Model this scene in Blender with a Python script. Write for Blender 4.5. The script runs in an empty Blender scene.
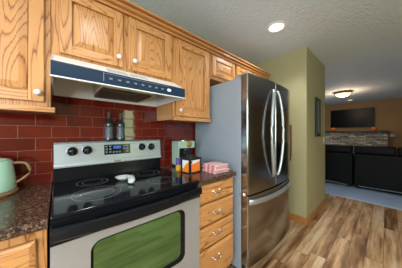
import bpy, bmesh, math, random
from mathutils import Vector, Matrix
random.seed(7)
S = bpy.context.scene
COL = S.collection
R = math.radians
PI = math.pi

# ------------------------------------------------------------------ camera
cam = bpy.data.cameras.new('camera'); cam_o = bpy.data.objects.new('camera', cam); COL.objects.link(cam_o)
cam.sensor_width = 36; cam.lens = 36 * 162.7 / 402; cam.shift_y = -0.0019; cam.clip_start = 0.02
cam_o.location = (0, -1.521, 1.254); cam_o.rotation_euler = (R(90), 0, R(48.75 - 90))
S.camera = cam_o
# ------------------------------------------------------------------ exposure
S.view_settings.view_transform = 'Standard'; S.view_settings.look = 'None'
S.view_settings.exposure = -0.12; S.view_settings.gamma = 1; S.view_settings.use_curve_mapping = False
# ------------------------------------------------------------------ sky
W = bpy.data.worlds.new('world'); S.world = W; W.use_nodes = True
nt = W.node_tree; nt.nodes.clear()
sky = nt.nodes.new('ShaderNodeTexSky'); sky.sky_type = 'HOSEK_WILKIE'; sky.sun_direction = (0.3, -0.4, 0.85)
bg = nt.nodes.new('ShaderNodeBackground'); bg.inputs[1].default_value = 0.5
wo = nt.nodes.new('ShaderNodeOutputWorld')
nt.links.new(sky.outputs[0], bg.inputs[0]); nt.links.new(bg.outputs[0], wo.inputs[0])

# ------------------------------------------------------------------ window daylight, mostly from added unseen windows, ceiling lamps
def area(name, loc, rot, sx, sy, power, col):
    l = bpy.data.lights.new(name, 'AREA'); l.shape = 'RECTANGLE'; l.size = sx; l.size_y = sy
    l.energy = power; l.color = col
    o = bpy.data.objects.new(name, l); COL.objects.link(o); o.location = loc; o.rotation_euler = rot
    return o
area('added_rear_window_light', (-1.36, -3.46, 1.50), (R(90), 0, 0), 0.8, 1.15, 100, (0.88, 0.95, 1.0))  # added, unseen rear-left window light, kept clear of the tile reflections
area('narrow_window_daylight', (1.52, -3.46, 1.55), (R(90), 0, 0), 0.36, 1.05, 9, (0.72, 1.0, 0.55))
area('added_side_window_light', (-1.86, -1.75, 1.50), (R(90), 0, R(-90)), 1.3, 1.15, 62, (0.80, 0.96, 1.0))  # added side window light, unseen, to brighten the kitchen
area('added_living_window_light', (5.3, 2.66, 1.35), (R(-90), 0, 0), 2.2, 1.7, 30, (0.62, 0.78, 1.0))  # added living room window light, unseen, cool on carpet and sofas
def spot(name, loc, power, col, size=0.07, ang=140):
    l = bpy.data.lights.new(name, 'SPOT'); l.energy = power; l.color = col; l.spot_size = R(ang); l.spot_blend = 0.6
    l.shadow_soft_size = size
    o = bpy.data.objects.new(name, l); COL.objects.link(o); o.location = loc
    return o
CANS = [(1.83, -0.71), (0.25, -1.30), (1.83, -2.3), (0.25, -2.6)]  # first lamp sits in the built fixture; the rest are added, unseen
for x, y in CANS:
    spot('ceiling_can_lamp', (x, y, 2.425), 56, (1.0, 0.98, 0.96))
spot('living_can_lamp', (7.83, -0.66, 2.425), 14, (1.0, 0.72, 0.42))
l = bpy.data.lights.new('flush_lamp', 'POINT'); l.energy = 34; l.color = (1.0, 0.74, 0.46); l.shadow_soft_size = 0.12
o = bpy.data.objects.new('flush_lamp', l); COL.objects.link(o); o.location = (6.157, -0.694, 2.27)

# ------------------------------------------------------------------ materials
def new_mat(name):
    m = bpy.data.materials.new(name); m.use_nodes = True
    n = m.node_tree.nodes; b = n['Principled BSDF']
    return m, n, m.node_tree.links, b
def plain(name, col, rough=0.5, metal=0.0, emit=None, es=0.0, coat=0.0, bump=0.0, bscale=80, var=0.0):
    m, n, L, b = new_mat(name)
    b.inputs['Base Color'].default_value = (*col, 1); b.inputs['Roughness'].default_value = rough
    b.inputs['Metallic'].default_value = metal; b.inputs['Coat Weight'].default_value = coat
    if emit: b.inputs['Emission Color'].default_value = (*emit, 1); b.inputs['Emission Strength'].default_value = es
    tc = n.new('ShaderNodeTexCoord'); nz = n.new('ShaderNodeTexNoise'); nz.inputs['Scale'].default_value = bscale
    nz.inputs['Detail'].default_value = 3
    L.new(tc.outputs['Object'], nz.inputs['Vector'])
    if bump:
        bp = n.new('ShaderNodeBump'); bp.inputs['Strength'].default_value = bump; bp.inputs['Distance'].default_value = 0.004
        L.new(nz.outputs['Fac'], bp.inputs['Height']); L.new(bp.outputs['Normal'], b.inputs['Normal'])
    if var:
        mx = n.new('ShaderNodeMixRGB'); mx.inputs[1].default_value = (*[c * (1 - var) for c in col], 1)
        mx.inputs[2].default_value = (*[min(1, c * (1 + var)) for c in col], 1)
        L.new(nz.outputs['Fac'], mx.inputs[0]); L.new(mx.outputs[0], b.inputs['Base Color'])
    return m
def math_node(n, L, op, a, b=None, c=None):
    k = n.new('ShaderNodeMath'); k.operation = op
    for i, v in enumerate((a, b, c)):
        if v is None: continue
        if isinstance(v, (int, float)): k.inputs[i].default_value = v
        else: L.new(v, k.inputs[i])
    return k.outputs[0]
def ramp(n, L, fac, stops):
    r = n.new('ShaderNodeValToRGB')
    e = r.color_ramp.elements
    while len(e) < len(stops): e.new(0.5)
    for k, (p, c) in zip(e, stops): k.position = p; k.color = (*c, 1)
    L.new(fac, r.inputs[0]); return r.outputs[0]
def oak(name, axis, off, light=(0.58, 0.275, 0.094), mid=(0.46, 0.19, 0.056), dark=(0.20, 0.070, 0.020), amp=17.0):
    """honey oak: contour lines of a stretched noise give cathedral grain; axis = grain direction"""
    m, n, L, b = new_mat(name)
    tc = n.new('ShaderNodeTexCoord'); oi = n.new('ShaderNodeObjectInfo')
    ad = n.new('ShaderNodeVectorMath'); ad.operation = 'ADD'; L.new(tc.outputs['Object'], ad.inputs[0])
    sc = n.new('ShaderNodeVectorMath'); sc.operation = 'SCALE'; sc.inputs[0].default_value = (7.3, 3.1, 5.7)
    L.new(math_node(n, L, 'ADD', oi.outputs['Random'], off), sc.inputs['Scale']); L.new(sc.outputs[0], ad.inputs[1])
    def mapped(along, across):
        mp = n.new('ShaderNodeMapping'); s = [across] * 3; s['xyz'.index(axis)] = along
        mp.inputs['Scale'].default_value = s; L.new(ad.outputs[0], mp.inputs['Vector']); return mp.outputs[0]
    nz = n.new('ShaderNodeTexNoise'); nz.inputs['Scale'].default_value = 1; nz.inputs['Detail'].default_value = 1.2
    nz.inputs['Roughness'].default_value = 0.35
    L.new(mapped(1.1, 11.0), nz.inputs['Vector'])
    ring = math_node(n, L, 'FRACT', math_node(n, L, 'MULTIPLY', nz.outputs['Fac'], amp))
    fine = n.new('ShaderNodeTexNoise'); fine.inputs['Scale'].default_value = 1; fine.inputs['Detail'].default_value = 3
    L.new(mapped(7, 210), fine.inputs['Vector'])
    f2 = math_node(n, L, 'MULTIPLY', math_node(n, L, 'SUBTRACT', fine.outputs['Fac'], 0.5), 0.55)
    v = math_node(n, L, 'ADD', ring, f2)
    c = ramp(n, L, v, [(0.0, dark), (0.07, mid), (0.30, light), (0.82, light), (0.95, mid), (1.0, dark)])
    L.new(c, b.inputs['Base Color']); b.inputs['Roughness'].default_value = 0.36
    b.inputs['Coat Weight'].default_value = 0.25; b.inputs['Coat Roughness'].default_value = 0.2
    bp = n.new('ShaderNodeBump'); bp.inputs['Strength'].default_value = 0.15; bp.inputs['Distance'].default_value = 0.002
    L.new(fine.outputs['Fac'], bp.inputs['Height']); L.new(bp.outputs['Normal'], b.inputs['Normal'])
    return m
OV = oak('oak_upright', 'z', 0.0); OH = oak('oak_across', 'x', 1.7); OP = oak('oak_panel', 'z', 3.1, amp=17)
OB = oak('oak_board', 'y', 2.3)
OAKS = [OV, OH, OP]

CROWN = plain('crown_oak', (0.46, 0.20, 0.06), 0.38, var=0.12, bscale=18, coat=0.2)
def planks():
    m, n, L, b = new_mat('plank_floor')
    tc = n.new('ShaderNodeTexCoord'); sp = n.new('ShaderNodeSeparateXYZ'); L.new(tc.outputs['Object'], sp.inputs[0])
    Wd, Ln = 0.125, 1.15
    row = math_node(n, L, 'FLOOR', math_node(n, L, 'DIVIDE', sp.outputs['Y'], Wd))
    wn = n.new('ShaderNodeTexWhiteNoise'); wn.noise_dimensions = '1D'; L.new(row, wn.inputs['W'])
    xs = math_node(n, L, 'ADD', math_node(n, L, 'DIVIDE', sp.outputs['X'], Ln), math_node(n, L, 'MULTIPLY', wn.outputs['Value'], 7.0))
    colm = math_node(n, L, 'FLOOR', xs)
    cb = n.new('ShaderNodeCombineXYZ'); L.new(row, cb.inputs[0]); L.new(colm, cb.inputs[1])
    pw = n.new('ShaderNodeTexWhiteNoise'); pw.noise_dimensions = '3D'; L.new(cb.outputs[0], pw.inputs['Vector'])
    # grain, shifted for each plank
    off = n.new('ShaderNodeVectorMath'); off.operation = 'MULTIPLY_ADD'
    L.new(pw.outputs['Color'], off.inputs[0]); off.inputs[1].default_value = (20, 20, 20); L.new(tc.outputs['Object'], off.inputs[2])
    mp = n.new('ShaderNodeMapping'); mp.inputs['Scale'].default_value = (1.6, 15, 1); L.new(off.outputs[0], mp.inputs['Vector'])
    nz = n.new('ShaderNodeTexNoise'); nz.inputs['Scale'].default_value = 1; nz.inputs['Detail'].default_value = 5; nz.inputs['Roughness'].default_value = 0.6
    L.new(mp.outputs[0], nz.inputs['Vector'])
    t = math_node(n, L, 'ADD', math_node(n, L, 'MULTIPLY', pw.outputs['Value'], 0.30), math_node(n, L, 'MULTIPLY', nz.outputs['Fac'], 2.0))
    t = math_node(n, L, 'SUBTRACT', t, 0.60)
    c = ramp(n, L, t, [(0.08, (0.085, 0.034, 0.013)), (0.30, (0.22, 0.10, 0.040)), (0.52, (0.44, 0.25, 0.125)), (0.72, (0.58, 0.39, 0.23)), (0.95, (0.68, 0.51, 0.35))])
    fy = math_node(n, L, 'FRACT', math_node(n, L, 'DIVIDE', sp.outputs['Y'], Wd))
    fx = math_node(n, L, 'FRACT', xs)
    gy = math_node(n, L, 'LESS_THAN', math_node(n, L, 'MINIMUM', fy, math_node(n, L, 'SUBTRACT', 1, fy)), 0.014)
    gx = math_node(n, L, 'LESS_THAN', math_node(n, L, 'MINIMUM', fx, math_node(n, L, 'SUBTRACT', 1, fx)), 0.0016)
    g = math_node(n, L, 'MAXIMUM', gy, gx)
    mx = n.new('ShaderNodeMixRGB'); mx.inputs[2].default_value = (0.05, 0.025, 0.012, 1)
    L.new(g, mx.inputs[0]); L.new(c, mx.inputs[1]); L.new(mx.outputs[0], b.inputs['Base Color'])
    b.inputs['Roughness'].default_value = 0.34
    return m
def tiles():
    m, n, L, b = new_mat('red_subway_tile')
    tc = n.new('ShaderNodeTexCoord'); sp = n.new('ShaderNodeSeparateXYZ'); L.new(tc.outputs['Object'], sp.inputs[0])
    cb = n.new('ShaderNodeCombineXYZ'); L.new(sp.outputs['X'], cb.inputs[0]); L.new(sp.outputs['Z'], cb.inputs[1])
    mp = n.new('ShaderNodeMapping'); mp.inputs['Location'].default_value = (0.0345, -0.03, 0); L.new(cb.outputs[0], mp.inputs['Vector'])
    br = n.new('ShaderNodeTexBrick'); L.new(mp.outputs[0], br.inputs['Vector'])
    br.inputs['Scale'].default_value = 1; br.inputs['Brick Width'].default_value = 0.156; br.inputs['Row Height'].default_value = 0.0795
    br.inputs['Mortar Size'].default_value = 0.0022; br.inputs['Mortar Smooth'].default_value = 0.3
    br.inputs['Color1'].default_value = (0.155, 0.013, 0.007, 1); br.inputs['Color2'].default_value = (0.085, 0.007, 0.005, 1)
    br.inputs['Mortar'].default_value = (0.17, 0.04, 0.024, 1); br.inputs['Bias'].default_value = -0.2
    nz = n.new('ShaderNodeTexNoise'); nz.inputs['Scale'].default_value = 9; L.new(tc.outputs['Object'], nz.inputs['Vector'])
    mx = n.new('ShaderNodeMixRGB'); mx.blend_type = 'MULTIPLY'; mx.inputs[0].default_value = 0.5
    L.new(br.outputs['Color'], mx.inputs[1]); L.new(ramp(n, L, nz.outputs['Fac'], [(0.3, (0.55, 0.5, 0.5)), (0.7, (1.2, 1.1, 1.0))]), mx.inputs[2])
    L.new(mx.outputs[0], b.inputs['Base Color'])
    L.new(math_node(n, L, 'MULTIPLY_ADD', br.outputs['Fac'], 0.5, 0.06), b.inputs['Roughness'])
    h = math_node(n, L, 'ADD', math_node(n, L, 'MULTIPLY', br.outputs['Fac'], -1.0), math_node(n, L, 'MULTIPLY', nz.outputs['Fac'], 0.9))
    bp = n.new('ShaderNodeBump'); bp.inputs['Strength'].default_value = 0.25; bp.inputs['Distance'].default_value = 0.003
    L.new(h, bp.inputs['Height']); L.new(bp.outputs['Normal'], b.inputs['Normal'])
    return m
def granite():
    m, n, L, b = new_mat('brown_granite')
    tc = n.new('ShaderNodeTexCoord')
    v = n.new('ShaderNodeTexVoronoi'); v.inputs['Scale'].default_value = 170; L.new(tc.outputs['Object'], v.inputs['Vector'])
    nz = n.new('ShaderNodeTexNoise'); nz.inputs['Scale'].default_value = 60; nz.inputs['Detail'].default_value = 6; nz.inputs['Roughness'].default_value = 0.75
    L.new(tc.outputs['Object'], nz.inputs['Vector'])
    sp = n.new('ShaderNodeSeparateXYZ'); L.new(v.outputs['Color'], sp.inputs[0])
    t = math_node(n, L, 'ADD', math_node(n, L, 'MULTIPLY', sp.outputs[0], 0.45), math_node(n, L, 'MULTIPLY', nz.outputs['Fac'], 0.8))
    c = ramp(n, L, t, [(0.34, (0.010, 0.007, 0.006)), (0.56, (0.042, 0.024, 0.016)), (0.74, (0.11, 0.060, 0.038)), (0.88, (0.21, 0.13, 0.09)), (0.98, (0.34, 0.27, 0.22))])
    L.new(c, b.inputs['Base Color']); b.inputs['Roughness'].default_value = 0.16
    return m
def brushed(name, col, rough, axis='x', metal=1.0):
    m, n, L, b = new_mat(name)
    tc = n.new('ShaderNodeTexCoord'); mp = n.new('ShaderNodeMapping')
    s = [260.0] * 3; s['xyz'.index(axis)] = 2.5; mp.inputs['Scale'].default_value = s
    L.new(tc.outputs['Object'], mp.inputs['Vector'])
    nz = n.new('ShaderNodeTexNoise'); nz.inputs['Scale'].default_value = 1; nz.inputs['Detail'].default_value = 2; L.new(mp.outputs[0], nz.inputs['Vector'])
    L.new(math_node(n, L, 'MULTIPLY_ADD', nz.outputs['Fac'], 0.16, rough - 0.08), b.inputs['Roughness'])
    b.inputs['Base Color'].default_value = (*col, 1); b.inputs['Metallic'].default_value = metal
    return m
def stone():
    m, n, L, b = new_mat('ledge_stone')
    tc = n.new('ShaderNodeTexCoord'); sp = n.new('ShaderNodeSeparateXYZ'); L.new(tc.outputs['Object'], sp.inputs[0])
    cb = n.new('ShaderNodeCombineXYZ'); L.new(sp.outputs['Y'], cb.inputs[0]); L.new(sp.outputs['Z'], cb.inputs[1])
    br = n.new('ShaderNodeTexBrick'); L.new(cb.outputs[0], br.inputs['Vector'])
    br.inputs['Scale'].default_value = 1; br.inputs['Brick Width'].default_value = 0.24; br.inputs['Row Height'].default_value = 0.055
    br.inputs['Mortar Size'].default_value = 0.005; br.offset = 0.37
    br.inputs['Color1'].default_value = (0.70, 0.62, 0.48, 1); br.inputs['Color2'].default_value = (0.20, 0.17, 0.13, 1); br.inputs['Mortar'].default_value = (0.03, 0.026, 0.022, 1)
    nz = n.new('ShaderNodeTexNoise'); nz.inputs['Scale'].default_value = 14; nz.inputs['Detail'].default_value = 4; L.new(tc.outputs['Object'], nz.inputs['Vector'])
    mx = n.new('ShaderNodeMixRGB'); mx.blend_type = 'MULTIPLY'; mx.inputs[0].default_value = 0.7
    L.new(br.outputs['Color'], mx.inputs[1]); L.new(ramp(n, L, nz.outputs['Fac'], [(0.3, (0.4, 0.4, 0.4)), (0.65, (1.3, 1.25, 1.2))]), mx.inputs[2])
    L.new(mx.outputs[0], b.inputs['Base Color']); b.inputs['Roughness'].default_value = 0.8
    bp = n.new('ShaderNodeBump'); bp.inputs['Strength'].default_value = 0.6; bp.inputs['Distance'].default_value = 0.02
    L.new(math_node(n, L, 'ADD', nz.outputs['Fac'], math_node(n, L, 'MULTIPLY', br.outputs['Fac'], -1)), bp.inputs['Height']); L.new(bp.outputs['Normal'], b.inputs['Normal'])
    return m
def towel_mat():
    m, n, L, b = new_mat('striped_terry')
    tc = n.new('ShaderNodeTexCoord'); sp = n.new('ShaderNodeSeparateXYZ'); L.new(tc.outputs['Object'], sp.inputs[0])
    f = math_node(n, L, 'FRACT', math_node(n, L, 'MULTIPLY', sp.outputs['Y'], 19))
    c = ramp(n, L, f, [(0.0, (0.50, 0.09, 0.11)), (0.30, (0.54, 0.16, 0.17)), (0.55, (0.70, 0.42, 0.42)), (0.90, (0.70, 0.42, 0.42)), (1.0, (0.52, 0.16, 0.17))])
    L.new(c, b.inputs['Base Color']); b.inputs['Roughness'].default_value = 0.95; b.inputs['Sheen Weight'].default_value = 0.4
    nz = n.new('ShaderNodeTexNoise'); nz.inputs['Scale'].default_value = 240; L.new(tc.outputs['Object'], nz.inputs['Vector'])
    bp = n.new('ShaderNodeBump'); bp.inputs['Strength'].default_value = 0.5; bp.inputs['Distance'].default_value = 0.003
    L.new(nz.outputs['Fac'], bp.inputs['Height']); L.new(bp.outputs['Normal'], b.inputs['Normal'])
    return m
FLOOR = planks(); TILE = tiles(); GRAN = granite(); STONE = stone(); TOWEL = towel_mat()
OLIVE = plain('olive_paint', (0.39, 0.35, 0.19), 0.62, bump=0.12, bscale=160)
TANW = plain('tan_paint', (0.30, 0.17, 0.066), 0.7, bump=0.1, bscale=160)
CEIL = plain('orange_peel_ceiling', (0.68, 0.74, 0.80), 0.85, bump=1.0, bscale=40)
for k in CEIL.node_tree.nodes:
    if k.type == 'BUMP': k.inputs['Distance'].default_value = 0.010
CARPET = plain('blue_grey_carpet', (0.46, 0.58, 0.80), 0.95, bump=0.7, bscale=160, var=0.3)
WOODTRIM = oak('trim_oak', 'x', 5.2, light=(0.45, 0.19, 0.055), mid=(0.36, 0.14, 0.038), dark=(0.17, 0.06, 0.017))
WHITE = plain('white_enamel', (0.78, 0.78, 0.76), 0.35); WHITEP = plain('white_plastic', (0.75, 0.74, 0.70), 0.4)
HOODIN = plain('hood_inside_enamel', (0.62, 0.60, 0.53), 0.5)
BLACKP = plain('black_panel', (0.012, 0.030, 0.062), 0.16, coat=0.3)  # blue of the sky reflection is put into the black panel's colour
BLACKG = plain('black_glass', (0.006, 0.007, 0.009), 0.09); BLACKG.node_tree.nodes['Principled BSDF'].inputs['Specular IOR Level'].default_value = 0.25
BLACKE = plain('black_enamel', (0.006, 0.007, 0.009), 0.17); BLACKE.node_tree.nodes['Principled BSDF'].inputs['Specular IOR Level'].default_value = 0.22
BLACKM = plain('black_matte', (0.012, 0.012, 0.013), 0.5)
RING = plain('burner_print', (0.17, 0.18, 0.20), 0.3); PRINT = plain('panel_print', (0.17, 0.19, 0.22), 0.5)
STEEL = brushed('range_steel', (0.43, 0.44, 0.46), 0.36, 'x', 0.55); BGSTEEL = plain('silver_enamel', (0.44, 0.48, 0.50), 0.36, metal=0.5)
FRSTEEL = brushed('fridge_steel', (0.33, 0.335, 0.34), 0.17); CHROME = plain('chrome', (0.85, 0.85, 0.86), 0.14, metal=1.0)
HANDLE = brushed('handle_steel', (0.50, 0.52, 0.54), 0.36, 'z', 0.75); FRSIDE = plain('fridge_grey_paint', (0.265, 0.305, 0.35), 0.42, bump=0.08, bscale=300)
LCD = plain('blue_lcd', (0.02, 0.05, 0.2), 0.2, emit=(0.06, 0.20, 0.9), es=0.4)
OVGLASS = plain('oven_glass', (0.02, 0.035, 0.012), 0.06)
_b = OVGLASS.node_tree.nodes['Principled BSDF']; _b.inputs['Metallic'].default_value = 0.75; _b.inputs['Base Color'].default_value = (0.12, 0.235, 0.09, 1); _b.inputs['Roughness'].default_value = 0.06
MINT = plain('mint_enamel', (0.45, 0.74, 0.54), 0.3, coat=0.3); MINTM = plain('mint_machine', (0.32, 0.44, 0.35), 0.32, coat=0.2)
BRASS = plain('brass', (0.75, 0.50, 0.16), 0.25, metal=1.0); TAN = plain('warm_wood', (0.25, 0.125, 0.05), 0.5, var=0.2, bscale=30)
BOTTLE = plain('dark_bottle_glass', (0.028, 0.030, 0.034), 0.10, coat=0.4); BLABEL = plain('slate_label', (0.09, 0.11, 0.13), 0.45, var=0.4, bscale=90)
BCAP = plain('amber_collar', (0.10, 0.06, 0.03), 0.35, metal=0.4)
ORANGE = plain('orange_print', (0.80, 0.20, 0.02), 0.5); PAPER = plain('white_print', (0.72, 0.72, 0.72), 0.5)
PURPLE = plain('violet_print', (0.06, 0.04, 0.20), 0.4); YELLOW = plain('yellow_print', (0.55, 0.29, 0.02), 0.4); NAVY = plain('navy_print', (0.03, 0.04, 0.10), 0.4)
CERAM = plain('grey_white_ceramic', (0.50, 0.54, 0.53), 0.25)
LENS = plain('lit_lens', (0.9, 0.9, 0.88), 0.4, emit=(1.0, 0.97, 0.92), es=6.0); WLENS = plain('warm_lit_bowl', (0.9, 0.8, 0.6), 0.4, emit=(1.0, 0.70, 0.38), es=1.7)
BRONZE = plain('bronze', (0.22, 0.13, 0.07), 0.4, metal=0.7)
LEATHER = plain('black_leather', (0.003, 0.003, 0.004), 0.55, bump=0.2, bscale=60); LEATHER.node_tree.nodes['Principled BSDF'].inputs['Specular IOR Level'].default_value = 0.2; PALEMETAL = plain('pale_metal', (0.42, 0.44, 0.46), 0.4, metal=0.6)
SCREEN = plain('black_screen', (0.003, 0.003, 0.004), 0.3)
SCREEN.node_tree.nodes['Principled BSDF'].inputs['Specular IOR Level'].default_value = 0.15; MANTEL = plain('dark_mantel_wood', (0.045, 0.028, 0.020), 0.45, var=0.3, bscale=20)
PUMP = plain('pumpkin_skin', (0.75, 0.16, 0.02), 0.5); STEM = plain('pumpkin_stem', (0.12, 0.09, 0.04), 0.8)
REDWOOD = plain('redbrown_wood', (0.16, 0.045, 0.025), 0.5, var=0.2); REDDISH = plain('dark_red_tin', (0.13, 0.04, 0.025), 0.5)
PICT = plain('picture_print', (0.17, 0.18, 0.17), 0.5, var=0.85, bscale=26)
FRAMEB = plain('black_frame', (0.012, 0.011, 0.010), 0.35); FILTER = plain('filter_mesh', (0.085, 0.06, 0.035), 0.5, metal=0.3, bump=0.8, bscale=260)
GREYPL = plain('grey_vent', (0.42, 0.44, 0.46), 0.5); KICK = plain('toe_kick_brown', (0.035, 0.018, 0.010), 0.7)
CABIN = plain('cabinet_underside', (0.13, 0.06, 0.025), 0.6, var=0.2, bscale=30)
GLASSW = plain('window_glass', (0.8, 0.9, 0.9), 0.02); GLASSW.node_tree.nodes['Principled BSDF'].inputs['Transmission Weight'].default_value = 1.0
GLASSW.node_tree.nodes['Principled BSDF'].inputs['IOR'].default_value = 1.02
GRASS = plain('lawn', (0.10, 0.22, 0.04), 0.9, bump=0.6, bscale=60, var=0.4)

# ------------------------------------------------------------------ mesh helpers
def BM(): return bmesh.new()
def box(bm, x0, x1, y0, y1, z0, z1, mi=0, bev=0.0, seg=2):
    r = bmesh.ops.create_cube(bm, size=1.0)
    vs = r['verts']
    for v in vs:
        v.co = Vector(((x0 + x1) / 2 + v.co.x * (x1 - x0), (y0 + y1) / 2 + v.co.y * (y1 - y0), (z0 + z1) / 2 + v.co.z * (z1 - z0)))
    fs = {f for v in vs for f in v.link_faces}
    for f in fs: f.material_index = mi
    if bev:
        es = list({e for v in vs for e in v.link_edges})
        bmesh.ops.bevel(bm, geom=es, offset=bev, segments=seg, affect='EDGES', profile=0.5)
def prism(bm, poly, axis, a, b, mi=0):
    """poly: 2-D points; axis: extrusion axis. x: (y,z)  y: (x,z)  z: (x,y)"""
    def P(p, t):
        return {'x': (t, p[0], p[1]), 'y': (p[0], t, p[1]), 'z': (p[0], p[1], t)}[axis]
    A = [bm.verts.new(P(p, a)) for p in poly]; B = [bm.verts.new(P(p, b)) for p in poly]
    fs = [bm.faces.new(A), bm.faces.new(B[::-1])]
    n = len(poly)
    for i in range(n): fs.append(bm.faces.new((A[i], B[i], B[(i + 1) % n], A[(i + 1) % n])))
    for f in fs: f.material_index = mi
    return fs
def lathe(bm, prof, c=(0, 0, 0), n=28, mi=0, axis='z', smooth=True):
    rings = []
    for r, h in prof:
        row = []
        for k in range(n if r > 1e-6 else 1):
            a = 2 * PI * k / n; x, y = r * math.cos(a), r * math.sin(a)
            p = {'z': (x, y, h), 'y': (x, h, y), 'x': (h, x, y)}[axis]
            row.append(bm.verts.new((c[0] + p[0], c[1] + p[1], c[2] + p[2])))
        rings.append(row)
    for A, B in zip(rings, rings[1:]):
        for k in range(n):
            q = []
            for v in (A[k % len(A)], A[(k + 1) % len(A)], B[(k + 1) % len(B)], B[k % len(B)]):
                if v not in q: q.append(v)
            if len(q) > 2:
                f = bm.faces.new(q); f.material_index = mi; f.smooth = smooth
def tube(bm, pts, rad, n=10, mi=0, flat=1.0, closed=False):
    """round tube along pts; flat squashes the section across its second axis"""
    pts = [Vector(p) for p in pts]; rings = []
    up = Vector((0, 0, 1)); N = len(pts)
    for i, p in enumerate(pts):
        d = (pts[min(i + 1, N - 1)] - pts[max(i - 1, 0)]).normalized()
        u = d.cross(up)
        if u.length < 0.05: u = d.cross(Vector((0, 1, 0)))
        u.normalize(); w = d.cross(u).normalized()
        rr = rad(i / (N - 1)) if callable(rad) else rad
        rings.append([bm.verts.new(p + u * (rr * math.cos(2 * PI * k / n)) + w * (rr * flat * math.sin(2 * PI * k / n))) for k in range(n)])
    for A, B in zip(rings, rings[1:]):
        for k in range(n):
            f = bm.faces.new((A[k], A[(k + 1) % n], B[(k + 1) % n], B[k])); f.smooth = True; f.material_index = mi
    for cap in (rings[0][::-1], rings[-1]):
        f = bm.faces.new(cap); f.material_index = mi
def flat_ring(bm, cx, cy, z, r, w, n=48, mi=0):
    A = [bm.verts.new((cx + r * math.cos(2 * PI * k / n), cy + r * math.sin(2 * PI * k / n), z)) for k in range(n)]
    B = [bm.verts.new((cx + (r - w) * math.cos(2 * PI * k / n), cy + (r - w) * math.sin(2 * PI * k / n), z)) for k in range(n)]
    for k in range(n):
        f = bm.faces.new((A[k], A[(k + 1) % n], B[(k + 1) % n], B[k])); f.material_index = mi
def rrect(x0, x1, z0, z1, r, n=6):
    out = []
    for cx, cz, a0 in ((x1 - r, z1 - r, 0), (x0 + r, z1 - r, 90), (x0 + r, z0 + r, 180), (x1 - r, z0 + r, 270)):
        for k in range(n + 1):
            a = R(a0 + 90 * k / n); out.append((cx + r * math.cos(a), cz + r * math.sin(a)))
    return out
LOC = {}
def obj(name, bm, mats, parent=None, smooth=None):
    bmesh.ops.recalc_face_normals(bm, faces=bm.faces)
    if parent is not None: bmesh.ops.translate(bm, verts=bm.verts, vec=-LOC[parent.name])
    me = bpy.data.meshes.new(name); bm.to_mesh(me); bm.free()
    for m in (mats if isinstance(mats, (list, tuple)) else [mats]): me.materials.append(m)
    o = bpy.data.objects.new(name, me); COL.objects.link(o)
    if parent is not None:
        o.parent = parent; LOC[o.name] = LOC[parent.name]
    else: LOC[o.name] = Vector((0, 0, 0))
    if smooth:
        for p in me.polygons: p.use_smooth = True
    return o
def thing(name, label, cat, loc=(0, 0, 0), group=None):
    o = bpy.data.objects.new(name, None); o.empty_display_size = 0.05; COL.objects.link(o)
    o.location = loc; LOC[o.name] = Vector(loc)
    o['label'] = label; o['category'] = cat
    if group: o['group'] = group
    return o
def tag(o, label, cat, group=None):
    o['label'] = label; o['category'] = cat
    if group: o['group'] = group
    return o
def struct(name, bm, mats):
    o = obj(name, bm, mats); o['kind'] = 'structure'; return o
def copy_tree(o, parent=None):
    c = o.copy(); COL.objects.link(c)
    if parent is not None: c.parent = parent
    for ch in list(o.children): copy_tree(ch, c)
    return c
def rect_window_wall(bm, fixed, ax, a0, a1, z0, z1, wa0, wa1, wz0, wz1, th):
    """wall slab with one window hole; ax 'y' = wall at y=fixed, 'x' = wall at x=fixed"""
    for p0, p1, q0, q1 in ((a0, wa0, z0, z1), (wa1, a1, z0, z1), (wa0, wa1, z0, wz0), (wa0, wa1, wz1, z1)):
        if ax == 'y': box(bm, p0, p1, fixed - th, fixed, q0, q1)
        else: box(bm, fixed - th, fixed, p0, p1, q0, q1)

# ------------------------------------------------------------------ the setting
H = 2.44
FLX = 4.20
b = BM(); box(b, -1.8, FLX, -3.4, 0, -0.05, 0); struct('floor', b, FLOOR)
b = BM(); box(b, FLX, 8.6, -3.9, 2.6, -0.05, 0.008); struct('floor_carpet', b, CARPET)
b = BM(); box(b, -1.95, 8.75, -4.05, 2.75, H, H + 0.1); struct('ceiling', b, CEIL)
b = BM(); box(b, -1.95, 2.545, 0, 0.12, 0, H); struct('wall_kitchen_back', b, OLIVE)
b = BM(); box(b, -1.8, 1.30, -0.008, 0, 0.90, 1.80); struct('trim_backsplash', b, TILE)
b = BM(); box(b, 2.545, 3.56, -0.802, 0.12, 0, H); struct('wall_partition', b, OLIVE)
b = BM(); box(b, 3.44, 3.56, 0.121, 2.6, 0, H); struct('wall_living_left', b, TANW)
b = BM(); rect_window_wall(b, 2.72, 'y', 3.50, 8.75, 0, H, 4.2, 6.4, 0.5, 2.2, 0.12); struct('wall_living_back', b, TANW)
b = BM(); box(b, 8.6, 8.72, -4.02, 2.6, 0, H); struct('wall_far', b, TANW)
b = BM(); rect_window_wall(b, -1.8, 'x', -3.4, 0.12, 0, H, -2.4, -1.1, 0.95, 2.1, 0.12); struct('wall_left', b, OLIVE)
b = BM(); rect_window_wall(b, -3.4, 'y', -1.92, 0.6, 0, H, -1.78, -0.94, 0.95, 2.1, 0.12); rect_window_wall(b, -3.4, 'y', 0.6, 3.7, 0, H, 1.34, 1.70, 1.0, 2.1, 0.12); struct('wall_rear', b, OLIVE)
b = BM(); box(b, 3.7, 8.72, -4.02, -3.9, 0, H); box(b, 3.58, 3.7, -4.02, -3.52, 0, H); struct('wall_living_right', b, TANW)
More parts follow.
